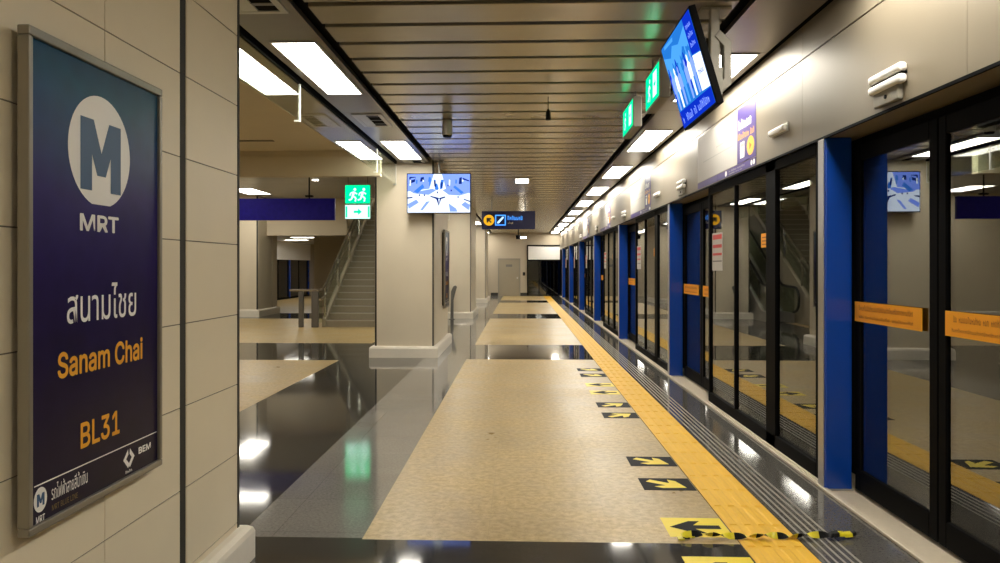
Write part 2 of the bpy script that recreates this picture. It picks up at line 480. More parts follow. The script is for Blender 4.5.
for i, yy in enumerate(ly):
    lab = ln[i] or 'glowing ceiling light beside the station sign wall, before the nearest vent'
    if proto is None:
        proto = ceiling_light(lab, -1.90, -1.572, yy, yy+1.70, CEIL, GL)
    else:
        copy_tree(proto, (proto.location.x, yy+.85, CEIL), lab)
ordn = ['nearest glowing light of the right ceiling strip, overhead', 'glowing light of the right ceiling strip half hidden behind the tilted screen',
        'large glowing ceiling light on the right below the green exit signs', 'third visible glowing ceiling light on the right beyond the exit signs',
        'fourth visible glowing ceiling light of the right row', 'fifth visible glowing ceiling light of the right row', 'sixth visible glowing ceiling light of the right row',
        'seventh visible glowing ceiling light of the right row', 'eighth visible glowing ceiling light of the right row', 'tiny farthest but one ceiling light of the right row',
        'tiny farthest glowing ceiling light of the right row by the end wall']
ordn = ['glowing light of the right ceiling strip behind the camera, farthest back', 'glowing light of the right ceiling strip just behind the camera'] + ordn  # row continued out of view, added to light the left wall
for i in range(13):
    yy = 2.76 + 3.37*(i-2)
    c2 = copy_tree(proto, (1.752, yy+.85, CEIL), ordn[i]); c2['group'] = GR

# air vents in the left strip
def vent(label, y0):
    x0, x1, z = -1.90, -1.56, CEIL
    L_ = .74
    t = thing('air_vent', label, 'vent', ((x0+x1)/2, y0+L_/2, z), 'air vents in the left ceiling strip')
    f = MB(); w = .045
    f.box(x0, x1, y0, y0+w, z-.012, z+.002); f.box(x0, x1, y0+L_-w, y0+L_, z-.012, z+.002)
    f.box(x0, x0+w, y0+w, y0+L_-w, z-.012, z+.002); f.box(x1-w, x1, y0+w, y0+L_-w, z-.012, z+.002)
    f.box(x0+w, x0+.15, y0+w, y0+L_-w, z-.010, z+.002)
    f.build('frame', 'alu', t, bevel=.003)
    b = MB(); b.box(x0+.15, x1-w, y0+w, y0+L_-w, z-.001, z+.0005); b.build('duct_opening', 'void', t)
    for k in range(3):
        s = MB(); yy = y0+w+(L_-2*w)*(k+.5)/3
        s.prism([(x0+.15, yy-.055, z-.010), (x0+.15, yy-.05, z-.012), (x0+.15, yy+.02, z-.003), (x0+.15, yy+.015, z-.001)], (x1-w-x0-.15, 0, 0))
        s.build('blade', 'alu_dark', t)
    return t
v0 = vent('grey air vent in the ceiling corner beside the sign wall', 4.27)
for yy, lab in ((8.37, 'grey air vent between the two nearest left ceiling lights'), (12.06-.1, 'grey air vent directly above the left hanging screen')):
    copy_tree(v0, (v0.location.x, yy+.37, CEIL), lab)

# smoke barrier panes hanging between pier and column
for (a, b2, lab) in ((3.80, 6.92, 'glass smoke barrier pane nearest the sign wall, hanging from the ceiling'), (6.935, 10.70, 'middle glass smoke barrier pane hanging from the ceiling'),
                     (10.715, 12.33, 'glass smoke barrier pane touching the first column'), (14.80, 18.2, 'glass smoke barrier pane behind the first column'), (18.215, 21.7, 'glass smoke barrier pane touching the second column')):
    t = thing('smoke_barrier', lab, 'glass barrier', (-2.05, (a+b2)/2, 2.87), 'glass smoke barrier panes')
    g = MB(); g.box(-2.054, -2.046, a, b2, 2.865, CEIL+.02); g.build('glass_pane', 'clear', t)
    e = MB(); e.box(-2.058, -2.042, b2-.012, b2, 2.86, CEIL+.02); e.box(-2.10, -2.042, b2-.014, b2, 2.852, 2.866); e.build('edge_clip', 'white', t)
    r = MB(); r.box(-2.066, -2.034, a, b2, CEIL-.022, CEIL+.03); r.build('top_channel', 'black', t)

# ------------------------------------------------------------------ header above the platform doors
HZ0, HZ1, HZ2 = 2.372, 2.996, 3.235
FX = 2.04
h = MB()
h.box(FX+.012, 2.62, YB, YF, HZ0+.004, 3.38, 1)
P0, PP = 5.10, 5.22
edges = []
for k in range(-2, 8):
    edges += [P0+PP*k+.40, P0+PP*k+3.62]
edges = [YB]+[e for e in edges if YB < e < YF]+[YF]
for i in range(len(edges)-1):
    a, b2 = edges[i]+.002, edges[i+1]-.002
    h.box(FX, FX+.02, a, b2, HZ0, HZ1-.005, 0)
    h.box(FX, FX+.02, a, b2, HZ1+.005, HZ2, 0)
h.box(FX, 2.30, YB, YF, HZ0-.004, HZ0+.006, 2)                  # soffit
h.box(FX-.004, FX+.012, YB, YF, HZ0-.012, HZ0+.004, 3)          # drip edge
h.box(2.295, 2.62, YB, YF, 2.24, HZ0, 3)                        # door gear beam
struct('wall_right', h, ['fascia', 'void', 'fascia', 'black'])

# ------------------------------------------------------------------ platform screen doors
GP = 'blue posts between the platform screens'
def post(lab, y0):
    t = thing('blue_post', lab, 'post', (2.12, y0+.05, 0), GP)
    b = MB(); b.box(2.042, 2.222, y0, y0+.11, .002, HZ0-.004); b.build('post_body', 'blue', t, bevel=.012, bseg=3)
    e = MB(); e.box(2.036, 2.044, y0+.018, y0+.105, .02, HZ0-.012); e.build('edge_strip', 'alu', t, bevel=.002)
    f = MB(); f.box(2.034, 2.23, y0-.006, y0+.12, .0, .014); f.build('base_plate', 'alu', t, bevel=.003)
    return t
NB = 7
post_lab = ['widest blue metal post, nearest, between the wide screen and the labelled doors', 'second blue metal post along the platform', 'third blue metal post along the platform',
            'fourth blue metal post along the platform', 'fifth blue metal post, far along the platform', 'sixth blue metal post, far along the platform', 'farthest slim blue post by the end wall']
p0 = post(post_lab[0], P0)
for k in range(1, NB):
    if P0+PP*k < YF-.4: copy_tree(p0, (2.12, P0+PP*k+.05, 0), post_lab[k])

def screen(lab, y0):
    """fixed glazed screen standing forward: black frame, three panes, stickers"""
    t = thing('platform_screen', lab, 'glass screen', (2.09, y0+1.55, 0), 'fixed glass screens along the platform edge')
    y1 = y0+3.085
    f = MB()
    x0, x1 = 2.066, 2.13
    st = [(y0, y0+.10), (y0+.93, y0+1.16), (y0+2.07, y0+2.105), (y1-.045, y1)]
    for a, b2 in st: f.box(x0, x1, a, b2, .03, HZ0-.008)
    f.box(x0, x1, y0+.1, y1-.045, .03, .13); f.box(x0, x1, y0+.1, y1-.045, 2.285, HZ0-.008)
    f.build('frame', 'black', t, bevel=.004)
    for i in range(3):
        g = MB(); g.box(2.086, 2.098, st[i][1]-.005, st[i+1][0]+.005, .125, 2.29); g.build('glass_pane', 'glass', t)
    e = MB(); e.box(2.120, 2.40, y1-.012, y1, .03, HZ0-.008); tag(e.build('return_panel', 'darkglass', t), None)
    s = MB(); s.box(2.0835, 2.0855, y0+.945+.235, y0+1.16+.18, 1.665, 1.785); a = s.build('warning_sticker', 'orange', t)
    l = MB(); 
    for k in range(3): l.box(2.083, 2.0836, y0+1.205, y0+1.315, 1.685+.03*k, 1.697+.03*k)
    l.build('print', 'orange_ink', a)
    n = MB(); n.box(2.0835, 2.0855, y1-.50, y1-.10, 1.46, 1.86); a = n.build('notice', 'paper', t)
    l = MB(); l.box(2.083, 2.0836, y1-.48, y1-.12, 1.79, 1.84, 0); l.box(2.083, 2.0836, y1-.48, y1-.12, 1.70, 1.735, 0); l.box(2.083, 2.0836, y1-.48, y1-.12, 1.62, 1.645, 0); l.box(2.083, 2.0836, y1-.48, y1-.12, 1.555, 1.565, 1)
    l.build('print', ['red', 'ink'], a)
    k = MB(); k.box(2.05, 2.20, y0, y1, .0, .03); k.build('kerb', 'sill', t, bevel=.004)
    return t
scr_lab = ['widest glass platform screen, right of the second blue post, bearing a red and white notice', 'glass platform screen between the second and third blue posts', 'glass platform screen between the third and fourth blue posts',
           'glass platform screen between the fourth and fifth blue posts', 'glass platform screen between the fifth and sixth blue posts', 'glass platform screen between the last two blue posts', 'last glass platform screen against the end wall']
s0 = screen(scr_lab[0], P0+.125)
for k in range(1, NB):
    yy = P0+PP*k
    if yy+3.3 < YF: copy_tree(s0, (2.09, yy+.125+1.55, 0), scr_lab[k])

def leaf(lab, y0, y1, near):
    """sliding door leaf, deeper than the fixed screens"""
    t = thing('sliding_door', lab, 'sliding door', (2.25, (y0+y1)/2, 0), 'sliding platform door leaves')
    f = MB(); x0, x1 = 2.235, 2.275
    a0, a1 = (.085, .075)
    f.box(x0, x1, y0+.002, y0+a0, .02, 2.30); f.box(x0, x1, y1-a1, y1-.002, .02, 2.30)
    f.box(x0, x1, y0+a0, y1-a1, .02, .16); f.box(x0, x1, y0+a0, y1-a1, 2.20, 2.30)
    f.build('frame', 'black', t, bevel=.006)
    g = MB(); g.box(2.249, 2.261, y0+a0-.005, y1-a1+.005, .155, 2.205); g.build('glass_pane', 'glass', t)
    la = (y0+.09, y1-.075) if near else (y0+.15, y1-.012)
    s = MB(); s.box(2.2305, 2.2345, la[0], la[1], 1.14, 1.27); lb = s.build('warning_label', 'orange', t)
    tx = MB()
    lettering(tx, '~44', (2.2305, 0, 0), -Y3, Z3, (-la[1]+.06, -la[0]-.09, 1.215, 1.25), .01, .0008)
    lettering(tx, '~48', (2.2305, 0, 0), -Y3, Z3, (-la[1]+.06, -la[0]-.09, 1.165, 1.185), .01, .0008)
    tx.keep = True
    tx.build('lettering', 'orange_ink', lb)
    return t
def door_labels(k):
    where = ['right of the nearest blue post', 'right of the second blue post', 'right of the third blue post', 'right of the fourth blue post', 'right of the fifth blue post', 'right of the sixth blue post', 'right of the last blue post'][k]
    return ('sliding glass door leaf touching the post, '+where, 'sliding glass door leaf away from the post, '+where)
# leaf pair in front of post k spans P-2.0 .. P
la, lb_ = door_labels(0)
A = leaf(la, P0-1.0, P0-.005, False)
B = leaf(lb_, P0-2.0, P0-1.005, True)
for k in range(1, NB):
    yy = PP*k
    if P0+yy < YF-.4:
        la, lb_ = door_labels(k)
        copy_tree(A, A.location + Vector((0, yy, 0)), la); copy_tree(B, B.location + Vector((0, yy, 0)), lb_)

# tunnel behind the doors
t = MB(); t.box(4.7, 4.8, YB, YF, -1.3, 4); t.box(2.62, 4.7, YB, YF, 3.3, 3.4); t.box(2.42, 4.7, YB, YF, -1.4, -1.3); t.box(2.40, 2.42, YB, YF, -1.4, -.001)
struct('wall_tunnel', t, 'tunnel')

# ------------------------------------------------------------------ things on the header
def lamp_bar(mb, yc, L_, z0, z1, tilt, d=.05, mi=0):
    n = 8; r = .028
    pts = []
    ys_ = [yc-L_/2, yc-L_/2+r, yc+L_/2-r, yc+L_/2]
    mb.prism([(FX, yc-L_/2, z0), (FX, yc+L_/2, z0), (FX, yc+L_/2, z1), (FX, yc-L_/2, z1)], (-d, 0, 0), mi)
def indicator(lab, yc):
    t = thing('door_indicator', lab, 'indicator lamp', (FX, yc, 2.39), 'two tier indicator lamps above the doors')
    b = MB(); b.box(FX-.03, FX, yc-.13, yc+.15, 2.395, 2.50); b.build('base_box', 'grey', t, bevel=.008)
    k = MB(); k.cyl((FX-.03, yc, 2.435), (FX-.036, yc, 2.435), .012, seg=12); k.build('key_switch', 'black', t)
    for z in (2.475, 2.535):
        l = MB(); lamp_bar(l, yc, .36, z, z+.048, 0); l.build('lamp_cover', 'lampglass', t, bevel=.018, bseg=4)
    g = MB(); g.box(FX-.03, FX, yc-.17, yc+.17, 2.522, 2.536); g.build('divider', 'black', t)
    return t
ind_lab = ['two tier white indicator lamp above the doors right of the nearest blue post', 'two tier white indicator lamp above the doors right of the second blue post', 'two tier white indicator lamp above the third pair of doors', 'two tier white indicator lamp above the fourth pair of doors',
           'two tier white indicator lamp above the fifth pair of doors']
i0 = indicator(ind_lab[0], 4.20)
for k in range(1, 5): copy_tree(i0, i0.location+Vector((0, PP*k+.05, 0)), ind_lab[k])
def call_lamp(lab, yc):
    t = thing('alarm_lamp', lab, 'alarm lamp', (FX, yc, 2.52), 'single white lamps beside the purple posters')
    b = MB(); b.box(FX-.012, FX, yc-.19, yc+.19, 2.535, 2.60); b.build('back_plate', 'alu', t, bevel=.004)
    l = MB(); lamp_bar(l, yc, .34, 2.542, 2.592, 0, .045); l.build('lamp_cover', 'lampglass', t, bevel=.018, bseg=4)
    return t
c0 = call_lamp('single white lamp on the header right of the nearest purple poster', 5.96)
for k, lab in ((1, 'single white lamp on the header right of the second purple poster'), (2, 'single white lamp on the header right of the third purple poster')):
    copy_tree(c0, c0.location+Vector((0, PP*k, 0)), lab)

# route map poster with purple panel
def poster(lab, y0):
    """y0 = near edge; reading direction runs towards the camera"""
    t = thing('route_map_poster', lab, 'poster', (FX, y0+1.05, HZ0), 'route map posters on the header')
    x = FX-.003
    m = MB(); m.box(x, FX-.0002, y0+.60, y0+2.16, 2.46, 2.965); mp = m.build('map_sheet', 'paper', t)
    o_ = (x, 0, 0); U = -Y3
    ln = MB()
    flat(ln, [(-(y0+1.9), 2.655), (-(y0+.72), 2.655), (-(y0+.72), 2.667), (-(y0+1.9), 2.667)], o_, U, Z3, .0008, 0)
    flat(ln, [(-(y0+1.35), 2.735), (-(y0+.72), 2.735), (-(y0+.72), 2.747), (-(y0+1.35), 2.747)], o_, U, Z3, .0008, 0)
    for k in range(18):
        yy = y0+.75+k*.072; flat(ln, [(-yy-.004, 2.50), (-yy+.004, 2.50), (-yy+.004, 2.62), (-yy-.004, 2.62)], o_, U, Z3, .0008, 1)
    ln.keep = True; ln.build('route_lines', ['greyink', 'alu'], mp)
    p = MB(); p.box(x, FX-.0002, y0+.04, y0+.595, 2.46, 2.965); pa = p.build('purple_panel', 'purple', t)
    q = MB()
    lettering(q, '~8', o_, U, Z3, (-(y0+.56), -(y0+.16), 2.765, 2.86), .015, .0009, 0)
    q.keep = True; q.build('headline', 'print_w', pa); q = MB()
    lettering(q, '~13', o_, U, Z3, (-(y0+.57), -(y0+.08), 2.675, 2.735), .012, .0009, 1)
    q.keep = True; q.build('subline', ['print_w', 'print_o'], pa); q = MB()
    flat(q, disc(-(y0+.19), 2.575, .105, 28, ry=.085), o_, U, Z3, .0007, 1)
    flat(q, [(-(y0+.50), 2.50), (-(y0+.37), 2.50), (-(y0+.37), 2.645), (-(y0+.50), 2.645)], o_, U, Z3, .0007, 0)
    flat(q, [(-(y0+.49), 2.60), (-(y0+.38), 2.60), (-(y0+.38), 2.63), (-(y0+.49), 2.63)], o_, U, Z3, .0011, 2)
    flat(q, [(-(y0+.22), 2.54), (-(y0+.16), 2.575), (-(y0+.22), 2.61)], o_, U, Z3, .0011, 3)
    q.keep = True; q.build('picture', ['print_w', 'print_o', 'greyink', 'orange_ink'], pa)
    b = MB(); b.box(x, FX-.0002, y0+.04, y0+1.30, 2.385, 2.452); b.box(x, FX-.0002, y0+1.306, y0+2.16, 2.385, 2.452); ba = b.build('purple_band', 'purple', t)
    q = MB()
    flat(q, disc(-(y0+.98), 2.418, .035, 20, ry=.028), o_, U, Z3, .0008, 0); flat(q, disc(-(y0+.16), 2.418, .03, 20, ry=.025), o_, U, Z3, .0008, 0); flat(q, disc(-(y0+.09), 2.418, .03, 20, ry=.025), o_, U, Z3, .0008, 0)
    q.build('emblems', 'print_w', ba); q = MB(); q.keep = True
    lettering(q, '~18', o_, U, Z3, (-(y0+.88), -(y0+.36), 2.420, 2.440), .0, .0008, 1)
    lettering(q, '~20', o_, U, Z3, (-(y0+.88), -(y0+.42), 2.397, 2.410), .0, .0008, 1)
    q.build('lettering', ['print_w', 'alu'], ba)
    return t
po = poster('white route map poster with purple panel, nearest on the header', 6.52)
for k, lab in ((1, 'second route map poster on the header past the second blue post'), (2, 'third route map poster on the header, far along'), (3, 'fourth route map poster on the header, far along')):
    copy_tree(po, po.location+Vector((0, PP*k, 0)), lab)

# ------------------------------------------------------------------ station name sign
SX = -1.368
def station_sign(lab):
    Y0, Y1, Z0, Z1 = 2.044, 2.826, .742, 2.178
    t = thing('station_sign', lab, 'sign', (-1.43, (Y0+Y1)/2, Z0), 'framed station name signs')
    f = MB(); w = .019
    X0 = -1.404
    for (a, b2, c_, d) in ((Y0, Y1, Z1-.028, Z1), (Y0, Y1, Z0, Z0+.024), (Y0, Y0+w, Z0+.024, Z1-.028), (Y1-w, Y1, Z0+.024, Z1-.028)):
        f.box(X0, SX, a, b2, c_, d)
    k = MB(); k.box(-1.43, X0, Y0+.05, Y1-.05, Z0+.05, Z1-.05); k.build('wall_mount', 'black', t)
    f.build('frame', 'alu_frame', t, bevel=.004)
    p = MB(); p.box(X0, SX-.012, Y0+w, Y1-w, Z0+.024, Z1-.028); pn = p.build('poster_panel', 'stationposter', t)
    org = (SX-.012, 0, 0)
    U, V = Y3, Z3
    q = MB(); q.keep = True
    # round logo cut flat at the foot
    cy, cz, r = 2.423, 1.877, .182
    a = math.asin((1.703-cz)/r)
    pts = []
    n = 48
    a0, a1 = a, PI-a
    pts = [(cy+r*math.cos(a0+(a1-a0)*k/n), cz+r*math.sin(a0+(a1-a0)*k/n)) for k in range(n+1)]
    flat(q, pts, org, U, V, .001, 0)
    Mp = [(2.305, 1.746), (2.305, 1.976), (2.379, 1.976), (2.424, 1.872), (2.470, 1.976), (2.543, 1.976), (2.543, 1.746), (2.479, 1.746), (2.479, 1.862), (2.449, 1.797), (2.399, 1.797), (2.369, 1.862), (2.369, 1.746)]
    flat(q, Mp[::-1], org, U, V, .0018, 1)
    q.build('round_logo', ['print_w', 'print_m'], pn)
    for nm, tx, bx, bold, mt in (('logo_name', 'MRT', (2.303, 2.531, 1.614, 1.669), .022, 'print_w'), ('thai_name', 'สนามไชย', (2.236, 2.648, 1.325, 1.447), .006, 'print_w'),
                             ('english_name', 'Sanam Chai', (2.190, 2.694, 1.163, 1.244), .020, 'print_o'), ('station_code', 'BL31', (2.307, 2.537, .926, 1.008), .016, 'print_o'),
                             ('thai_line_name', 'รถไฟฟ้าสายสีน้ำเงิน', (2.161, 2.345, .812, .860), .004, 'print_w'), ('english_line_name', 'MRT BLUE LINE', (2.163, 2.292, .780, .797), .008, 'print_dim'),
                             ('small_logo_name', 'MRT', (2.090, 2.130, .766, .785), .02, 'print_w'), ('operator_name', 'BEM', (2.665, 2.755, .822, .846), .03, 'print_w'), ('emblem_name', '~4', (2.575, 2.622, .775, .785), .01, 'print_w')):
        q = MB(); q.keep = True
        lettering(q, tx, org, U, V, bx, bold, .001, 0)
        q.build(nm, mt, pn)
    q = MB(); q.keep = True
    flat(q, [(2.082, .872), (2.80, .872), (2.80, .876), (2.082, .876)], org, U, V, .001, 0)
    q.build('white_rule', 'print_w', pn)
    q = MB(); q.keep = True
    cy, cz, r = 2.110, .830, .030
    flat(q, disc(cy, cz, r, 24, ry=.036), org, U, V, .001, 0)
    s = .125
    flat(q, [((yy-2.424)*s*1.15+cy, (zz-1.861)*s*1.25+cz) for yy, zz in Mp[::-1]], org, U, V, .0018, 1)
    q.build('small_round_logo', ['print_w', 'print_m'], pn)
    q = MB(); q.keep = True
    # diamond emblem of two chevrons
    cy, cz = 2.599, .825
    for sg in (1, -1):
        pts = [(cy+sg*.006, cz+.034), (cy+sg*.038, cz), (cy+sg*.006, cz-.034), (cy-sg*.004, cz-.022), (cy+sg*.018, cz), (cy+sg*.004, cz+.014)]
        flat(q, pts if sg < 0 else pts[::-1], org, U, V, .001, 0)
    q.build('emblem', 'print_w', pn)
    return t
M['alu_frame'] = pbr('sign frame grey', (.30, .275, .225), .38, .5, .5, .05, 20.)
M['stationposter'] = gradient_poster('station poster print', 0.0, 1.44, [(0, (.009, .006, .022)), (.30, (.011, .007, .044)), (.52, (.018, .010, .095)), (.68, (.026, .018, .135)), (.80, (.010, .042, .150)), (.92, (.003, .064, .130)), (1, (.002, .040, .105))])
ss = station_sign('large framed blue station name sign on the near left wall')
copy_tree(ss, (-1.418, 13.98, .742), 'framed station name sign on the side of the first column')

# ------------------------------------------------------------------ hanging screens
def picture_left(q, U, V, org, W, H):
    def F(pts, mi, d=.001): flat(q, [(a*W, b*H) for a, b in pts], org, U, V, d, mi)
    F([(0, 0), (1, 0), (1, 1), (0, 1)], 0, .0005)
    F([(0, .55), (.35, .62), (.42, 1), (0, 1)], 1); F([(1, .5), (.62, .6), (.55, 1), (1, 1)], 1)
    F([(.02, .74), (.12, .80), (.13, .93), (.03, .93)], 3, .002); F([(.05, .84), (.12, .87), (.12, .91), (.05, .89)], 1, .003)
    F([(.10, .55), (.16, .50), (.27, .66), (.24, .74)], 2, .002); F([(.20, .80), (.27, .82), (.26, .93), (.21, .91)], 3, .002)
    F([(.33, .80), (.38, .80), (.37, .92), (.34, .92)], 2, .002)
    F([(.44, .60), (.48, .58), (.50, .62), (.46, .84), (.42, .86)], 2, .002); F([(.52, .60), (.56, .62), (.58, .82), (.54, .86), (.52, .74)], 2, .002)
    F([(.43, .68), (.46, .66), (.45, .82), (.42, .84)], 3, .003); F([(.53, .64), (.55, .64), (.565, .78), (.54, .80)], 3, .003)
    F([(.36, .44), (.37, .41), (.46, .35), (.50, .17), (.54, .35), (.61, .39), (.60, .42), (.51, .38)], 3, .002)
    F([(.495, .36), (.515, .36), (.505, .20)], 0, .003)
    F([(.73, .66), (.76, .70), (.90, .52), (.86, .48)], 2, .002); F([(.82, .74), (.87, .74), (.87, .92), (.83, .90)], 3, .002); F([(.88, .86), (.99, .80), (.99, .83), (.89, .90)], 3, .002)
    F([(0, .36), (.08, .38), (.08, .41), (0, .40)], 3, .002); F([(.90, .33), (1, .27), (1, .30), (.90, .36)], 3, .002)
    F([(.20, .06), (.24, .06), (.36, .30), (.30, .28)], 1, .0015); F([(.68, .02), (.80, .02), (.78, .10), (.66, .24)], 1, .0015)
    for k in range(9):                                                           # far crowd and columns in the picture
        a = .03+.105*k; F([(a, .70+.05*((k*7) % 3)), (a+.022, .70+.05*((k*7) % 3)), (a+.026, .84), (a+.004, .86)], 2 if k % 2 else 0, .0028)
    F([(.0, .60), (.10, .50), (.34, .46), (.46, .58), (.40, .62), (.20, .56)], 1, .0012); F([(1, .52), (.84, .44), (.66, .46), (.56, .58), (.62, .62), (.84, .54)], 1, .0012)
    F([(.02, .10), (.18, .26), (.14, .34), (.0, .22)], 1, .0012); F([(.98, .06), (.86, .20), (.92, .28), (1, .20)], 1, .0012)
    for a, b in ((.18, .43), (.26, .43), (.47, .50), (.69, .55), (.80, .38), (.64, .68)): F([(a, b), (a+.02, b), (a+.02, b+.045), (a, b+.045)], 3, .002)
t = thing('hanging_screen', 'flat display screen showing a white and blue camera view, hung before the first column', 'screen', (-1.315, 12.1, 2.36), None)
b = MB(); b.box(-1.835, -.795, 12.105, 12.16, 2.365, 3.015); b.build('housing', 'black', t, bevel=.006)
s = MB(); s.keep = True
picture_left(s, X3, Z3, (-1.822, 12.1045, 2.378), 1.014, .624); s.build('screen', ['s_white', 's_pale', 's_mid', 's_dark'], t)
m = MB(); m.box(-1.40, -1.23, 12.16, 12.20, 2.62, 2.86); m.cyl((-1.315, 12.19, 2.75), (-1.315, 12.19, 3.22), .022); m.box(-1.39, -1.24, 12.12, 12.26, 3.205, 3.222); m.build('bracket', 'alu_dark', t)

# right screen, tilted down towards the platform
def tilted_screen():
    a = Vector((1.022, 4.60, 3.068)); bt = Vector((1.187, 4.60, 2.500)); far = Vector((1.030, 5.47, 3.050))
    # corners of the glass: reading left = far end
    v = (a-bt); V = v.normalized(); H = v.length
    U = Vector((0, -1, 0)); W = .87
    org = Vector((bt.x, 5.47, bt.z))
    n = U.cross(V).normalized()
    t = thing('tilted_screen', 'tilted flat display screen glowing blue, hung beside the exit signs', 'screen', (1.30, 5.03, 2.49))
    def P(x, y, d): return org + U*x + V*y + n*d
    b = MB()
    def slab(x0, x1, y0, y1, d0, d1):
        b.prism([P(x0, y0, d0), P(x1, y0, d0), P(x1, y1, d0), P(x0, y1, d0)], n*(d1-d0))
    slab(-.014, W+.014, -.016, H+.014, -.045, -.002)
    b.build('housing', 'black', t, bevel=.004)
    b = MB(); slab(.12, W-.12, .10, H-.08, -.085, -.045); b.build('back_cover', 'grey', t, bevel=.01)
    s = MB(); s.keep = True
    def F(pts, mi, d=.001): s.face([P(x*W, y*H, d) for x, y in pts], mi)
    F([(0, 0), (1, 0), (1, 1), (0, 1)], 0, .0)
    F([(0, 0), (1, 0), (1, .17), (0, .20)], 1)                                   # caption band
    F([(.78, .60), (1, .56), (1, 1), (.78, 1)], 1)                               # side column
    F([(.78, .20), (1, .18), (1, .55), (.78, .59)], 3)
    F([(0, .70), (.16, .62), (.30, .72), (.46, .64), (.60, .78), (.78, .70), (.78, 1), (0, 1)], 2, .0012)
    F([(.0, .88), (.22, .80), (.34, .90), (.52, .84), (.78, .93), (.78, 1), (0, 1)], 0, .0014)
    F([(.10, .95), (.40, .93), (.42, .97), (.11, .985)], 2, .0016)
    rnd = random.Random(3)
    def person(x0, foot, h_, w_, mi, d):
        y = lambda f: foot+h_*f
        F([(x0-.20*w_, y(0)), (x0+.20*w_, y(0)), (x0+.26*w_, y(.45)), (x0+.46*w_, y(.42)), (x0+.42*w_, y(.76)), (x0+.14*w_, y(.83)), (x0+.20*w_, y(.92)), (x0+.08*w_, y(1)), (x0-.08*w_, y(1)), (x0-.20*w_, y(.92)), (x0-.14*w_, y(.83)), (x0-.42*w_, y(.76)), (x0-.46*w_, y(.42)), (x0-.26*w_, y(.45))], mi, d)
    for k in range(9): person(.05+.088*k, .30+.05*rnd.random(), .42, .085, (1, 2, 0)[k % 3], .0020+.00005*k)
    for k in range(7): person(.09+.108*k+.02*rnd.random(), .205, .40+.09*rnd.random(), .11, (4, 3, 4, 2)[k % 4], .0030+.00005*k)
    lettering(s, '~20', org, U, V, (.06*W, .90*W, .045*H, .135*H), .01, .0025, 4)
    for k, yv in enumerate((.66, .76, .86)): lettering(s, ('~5', '~6', '~4')[k], org, U, V, (.82*W, .96*W, yv*H, (yv+.055)*H), .01, .0025, 4)
    lettering(s, '~4', org, U, V, (.82*W, .96*W, .36*H, .43*H), .01, .0025, 1)
    s.build('screen', ['s_cyan', 's_deep', 's_sky', 's_white', 's_pale'], t)
    m = MB()
    m.box(1.20, 1.32, 4.93, 5.11, 2.62, 2.80); m.box(1.255, 1.315, 4.99, 5.05, 2.70, 3.21); m.prism([(1.315, 4.98, 3.06), (1.39, 4.98, 2.98), (1.39, 4.98, 2.70), (1.30, 4.98, 2.62), (1.28, 4.98, 2.68), (1.34, 4.98, 2.74), (1.34, 4.98, 2.95), (1.28, 4.98, 3.02)], (0, .08, 0))
    m.box(1.20, 1.40, 5.0, 5.20, 3.20, 3.2195)
    m.build('bracket', 'grey', t, bevel=.006)
tilted_screen()

# ------------------------------------------------------------------ exit signs
def pict_run(q, U, V, org, x, y, s, mi, d):
    """running person pictogram drawn from bars"""
    def bar(a, b, w):
        a, b = Vector(a), Vector(b); t = (b-a).normalized(); nn = Vector((-t.y, t.x))*w
        flat(q, [((x+p.x*s), (y+p.y*s)) for p in (a+nn, a-nn, b-nn, b+nn)][::-1][::-1], org, U, V, d, mi)
    flat(q, disc(x+.08*s, y+.86*s, .10*s, 16), org, U, V, d, mi)
    bar((.02, .70), (-.08, .38), .085); bar((-.08, .40), (.16, .24), .06); bar((.16, .24), (.10, .0), .05)
    bar((-.08, .40), (-.16, .16), .06); bar((-.16, .16), (-.36, .10), .05); bar((.02, .68), (.24, .52), .045); bar((.02, .68), (-.22, .60), .045); bar((-.22, .60), (-.28, .42), .04)
def pict_arrow(q, U, V, org, x, y, s, mi, d, sg=1):
    pts = [(-.4, .12), (.05, .12), (.05, .34), (.45, 0), (.05, -.34), (.05, -.12), (-.4, -.12)]
    flat(q, [(x+sg*a*s, y+b*s) for a, b in pts], org, U, V, d, mi)
def exit_sign(lab, y0, y1, z0, z1, x):
    t = thing('exit_sign', lab, 'exit sign', (x+.04, (y0+y1)/2, z0), 'green exit signs beside the tilted screen')
    b = MB(); b.box(x+.002, x+.085, y0-.02, y1+.02, z0-.022, z1+.022); b.build('housing', 'grey', t, bevel=.006)
    f = MB(); f.box(x-.001, x+.0025, y0, y1, z0, z1); fa = f.build('lit_face', 'exit_g', t)
    q = MB(); q.keep = True
    U = -Y3; org = (x-.001, 0, 0); hz = z1-z0
    pict_run(q, U, Z3, org, -(y1-.18), z0+hz*.12, hz*.76, 0, .001)
    q.build('running_figure', 'exit_w', fa); q = MB(); q.keep = True
    flat(q, [(-(y0+.25), z0+hz*.12), (-(y0+.08), z0+hz*.12), (-(y0+.08), z0+hz*.88), (-(y0+.25), z0+hz*.88)], org, U, Z3, .001, 0)
    pict_arrow(q, U, Z3, org, -(y0+.165), z0+hz*.5, hz*.42, 1, .002)
    q.build('arrow', ['exit_w', 'exit_g'], fa)
    for yy in (y0+.10, y1-.10):
        r = MB(); r.cyl((x+.045, yy, z1+.02), (x+.045, yy, 3.235), .010); r.build('rod', 'alu_dark', t)
    return t
exit_sign('larger green exit sign box nearest the tilted screen', 5.83, 6.42, 2.825, 3.085, 1.07)
exit_sign('smaller green exit sign box farther from the tilted screen', 7.30, 7.98, 2.875, 3.125, 1.09)

